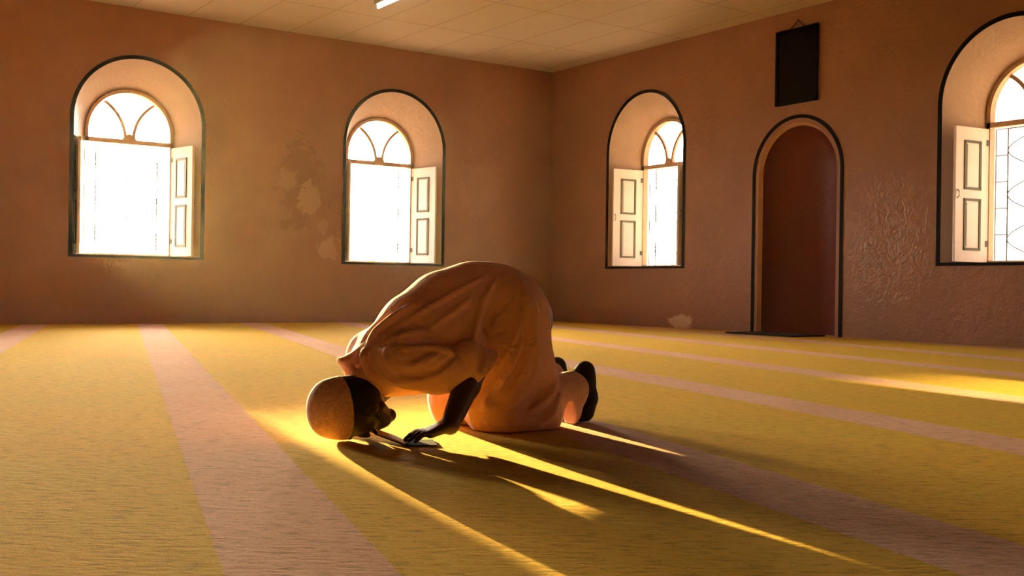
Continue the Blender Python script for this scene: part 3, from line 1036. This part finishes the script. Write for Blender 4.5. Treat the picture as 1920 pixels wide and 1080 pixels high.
# folds and creases of the cloth: (ridge or crease, radius, side-view points)
FOLDS = [
    ('add', 0.021, [(2.539, 0.55), (2.561, 0.462), (2.555, 0.355), (2.513, 0.228), (2.437, 0.129)]),
    ('add', 0.022, [(2.499, 0.596), (2.529, 0.497), (2.513, 0.375), (2.453, 0.268), (2.386, 0.174)]),
    ('add', 0.019, [(2.456, 0.522), (2.488, 0.458), (2.471, 0.395), (2.421, 0.315), (2.372, 0.254)]),
    ('add', 0.019, [(2.571, 0.355), (2.57, 0.259), (2.525, 0.172), (2.443, 0.1)]),
    ('add', 0.018, [(2.423, 0.231), (2.374, 0.149), (2.325, 0.099)]),
    ('cut', 0.019, [(2.436, 0.522), (2.376, 0.467), (2.342, 0.411), (2.321, 0.338), (2.31, 0.256)]),
    ('cut', 0.009, [(2.453, 0.422), (2.402, 0.4), (2.347, 0.375)]),
    ('cut', 0.01, [(2.542, 0.099), (2.599, 0.133), (2.658, 0.165)]),
    ('cut', 0.014, [(2.477, 0.526), (2.473, 0.441), (2.433, 0.357), (2.372, 0.254)]),
    ('cut', 0.014, [(2.53, 0.462), (2.524, 0.335), (2.462, 0.209), (2.387, 0.128)]),
    ('add', 0.015, [(2.679, 0.188), (2.626, 0.125), (2.552, 0.081)]),
    ('add', 0.012, [(2.702, 0.146), (2.662, 0.071), (2.583, 0.022)]),
    ('add', 0.01, [(2.272, 0.149), (2.268, 0.102), (2.284, 0.029)]),
    ('add', 0.01, [(2.326, 0.047), (2.439, 0.034), (2.596, 0.032)]),
    ('add', 0.014, [(1.81, 0.358), (1.844, 0.402), (1.92, 0.456), (2.009, 0.503)]),
    ('cut', 0.011, [(1.784, 0.368), (1.822, 0.421), (1.891, 0.47), (1.979, 0.523)]),
    ('add', 0.011, [(1.797, 0.337), (1.794, 0.3), (1.816, 0.251), (1.856, 0.207)]),
    ('cut', 0.01, [(1.768, 0.339), (1.764, 0.291), (1.795, 0.236), (1.834, 0.188)]),
    ('add', 0.009, [(2.304, 0.602), (2.183, 0.545), (2.055, 0.479), (1.947, 0.42)]),
    ('add', 0.008, [(2.256, 0.525), (2.173, 0.463), (2.091, 0.419)]),
    ('add', 0.01, [(2.366, 0.588), (2.317, 0.515), (2.289, 0.422), (2.278, 0.36)]),
    ('cut', 0.01, [(1.888, 0.35), (1.943, 0.381), (2.011, 0.364), (2.069, 0.361)]),
    ('add', 0.012, [(1.932, 0.365), (1.988, 0.388), (2.045, 0.399), (2.103, 0.387)]),
    ('add', 0.012, [(1.847, 0.314), (1.872, 0.259), (1.95, 0.221), (2.06, 0.223)]),
    ('add', 0.01, [(2.175, 0.341), (2.105, 0.306), (2.024, 0.278), (1.923, 0.281)]),
    ('cut', 0.009, [(2.187, 0.304), (2.129, 0.261), (2.048, 0.243), (1.957, 0.246)]),
    ('cut', 0.012, [(1.921, 0.356), (2.023, 0.364), (2.139, 0.362), (2.21, 0.361)]),
    ('add', 0.01, [(1.978, 0.341), (2.069, 0.343), (2.151, 0.331), (2.187, 0.316)]),
    ('add', 0.009, [(1.893, 0.331), (1.907, 0.287), (1.957, 0.256)]),
]
for w_ in ('add', 'cut'):
    for (md_, r_, pts_) in FOLDS:
        if md_ == w_: fold(C, pts_, r_ * (1.0 if md_ == 'add' else .85), .015, md_)
# hollows: neck opening and cuff
C.cone((1.84, 3.668, .165), (1.935, 3.680, .225), .068, .058, .006, mode='cut')
C.cone((2.235, 3.474, .245), (2.32, 3.470, .150), .060, .078, .006, mode='cut', sy=.78)
for z_, r_ in ((.015, .034), (.040, .031), (.065, .024), (.090, .013)):
    C.cone((2.765 - .162 * .25, 3.35, z_), (2.765 + .162 * .55, 4.15, z_), r_, r_, .012, mode='cut')
C.plane((0, 0, .004), (0, 0, -1))
tun = link('tunic', C.mesh('tunic', P0), 'tunic', person); relax(tun, 2)
tun['label'] = 'light loose tunic with soft folds'

# ------------------------------------------------------------------ open book under the hand
book = empty('book', (1.924, 3.452, 0.0), R(-24))
tag(book, 'small open book on the carpet, pale page raised, bare dark cover half standing for shade under the hand', 'book')
def pages(sgn, tilt, W=.100, D=.130, n=10):
    bm = bmesh.new()
    top, bot = [], []
    for i in range(n + 1):
        t = i / n
        x_ = sgn * W * t
        zt = .008 + .005 * math.sin(min(t * 3.2, 1.57)) - .004 * t + math.tan(tilt) * W * t
        zb = .005 + math.tan(tilt) * W * t
        top.append((x_, zt)); bot.append((x_, zb))
    rows = []
    for (x_, zt), (_, zb) in zip(top, bot):
        rows.append([bm.verts.new((x_, -D / 2, zb)), bm.verts.new((x_, D / 2, zb)), bm.verts.new((x_, D / 2, zt)), bm.verts.new((x_, -D / 2, zt))])
    for a, b_ in zip(rows, rows[1:]):
        for k in range(4): bm.faces.new((a[k], a[(k + 1) % 4], b_[(k + 1) % 4], b_[k]))
    bm.faces.new(rows[0]); bm.faces.new(rows[-1])
    return bm
obj('page_block', pages(-1, R(21)), 'paper', book, smooth=False)
bm = bmesh.new()
for sgn, tilt in ((-1, R(21)), (1, 0)):  # right half left bare and dark in place of the hand's shade
    W = .112; dz = math.tan(tilt) * W
    v = [bm.verts.new((0, -.070, .0015)), bm.verts.new((0, .070, .0015)), bm.verts.new((sgn * W, .070, .0015 + dz)), bm.verts.new((sgn * W, -.070, .0015 + dz))]
    w_ = [bm.verts.new(q.co + Vector((0, 0, .0035))) for q in v]
    bm.faces.new(v); bm.faces.new(w_); strip(bm, v, w_)
obj('cover', bm, 'cover', book)
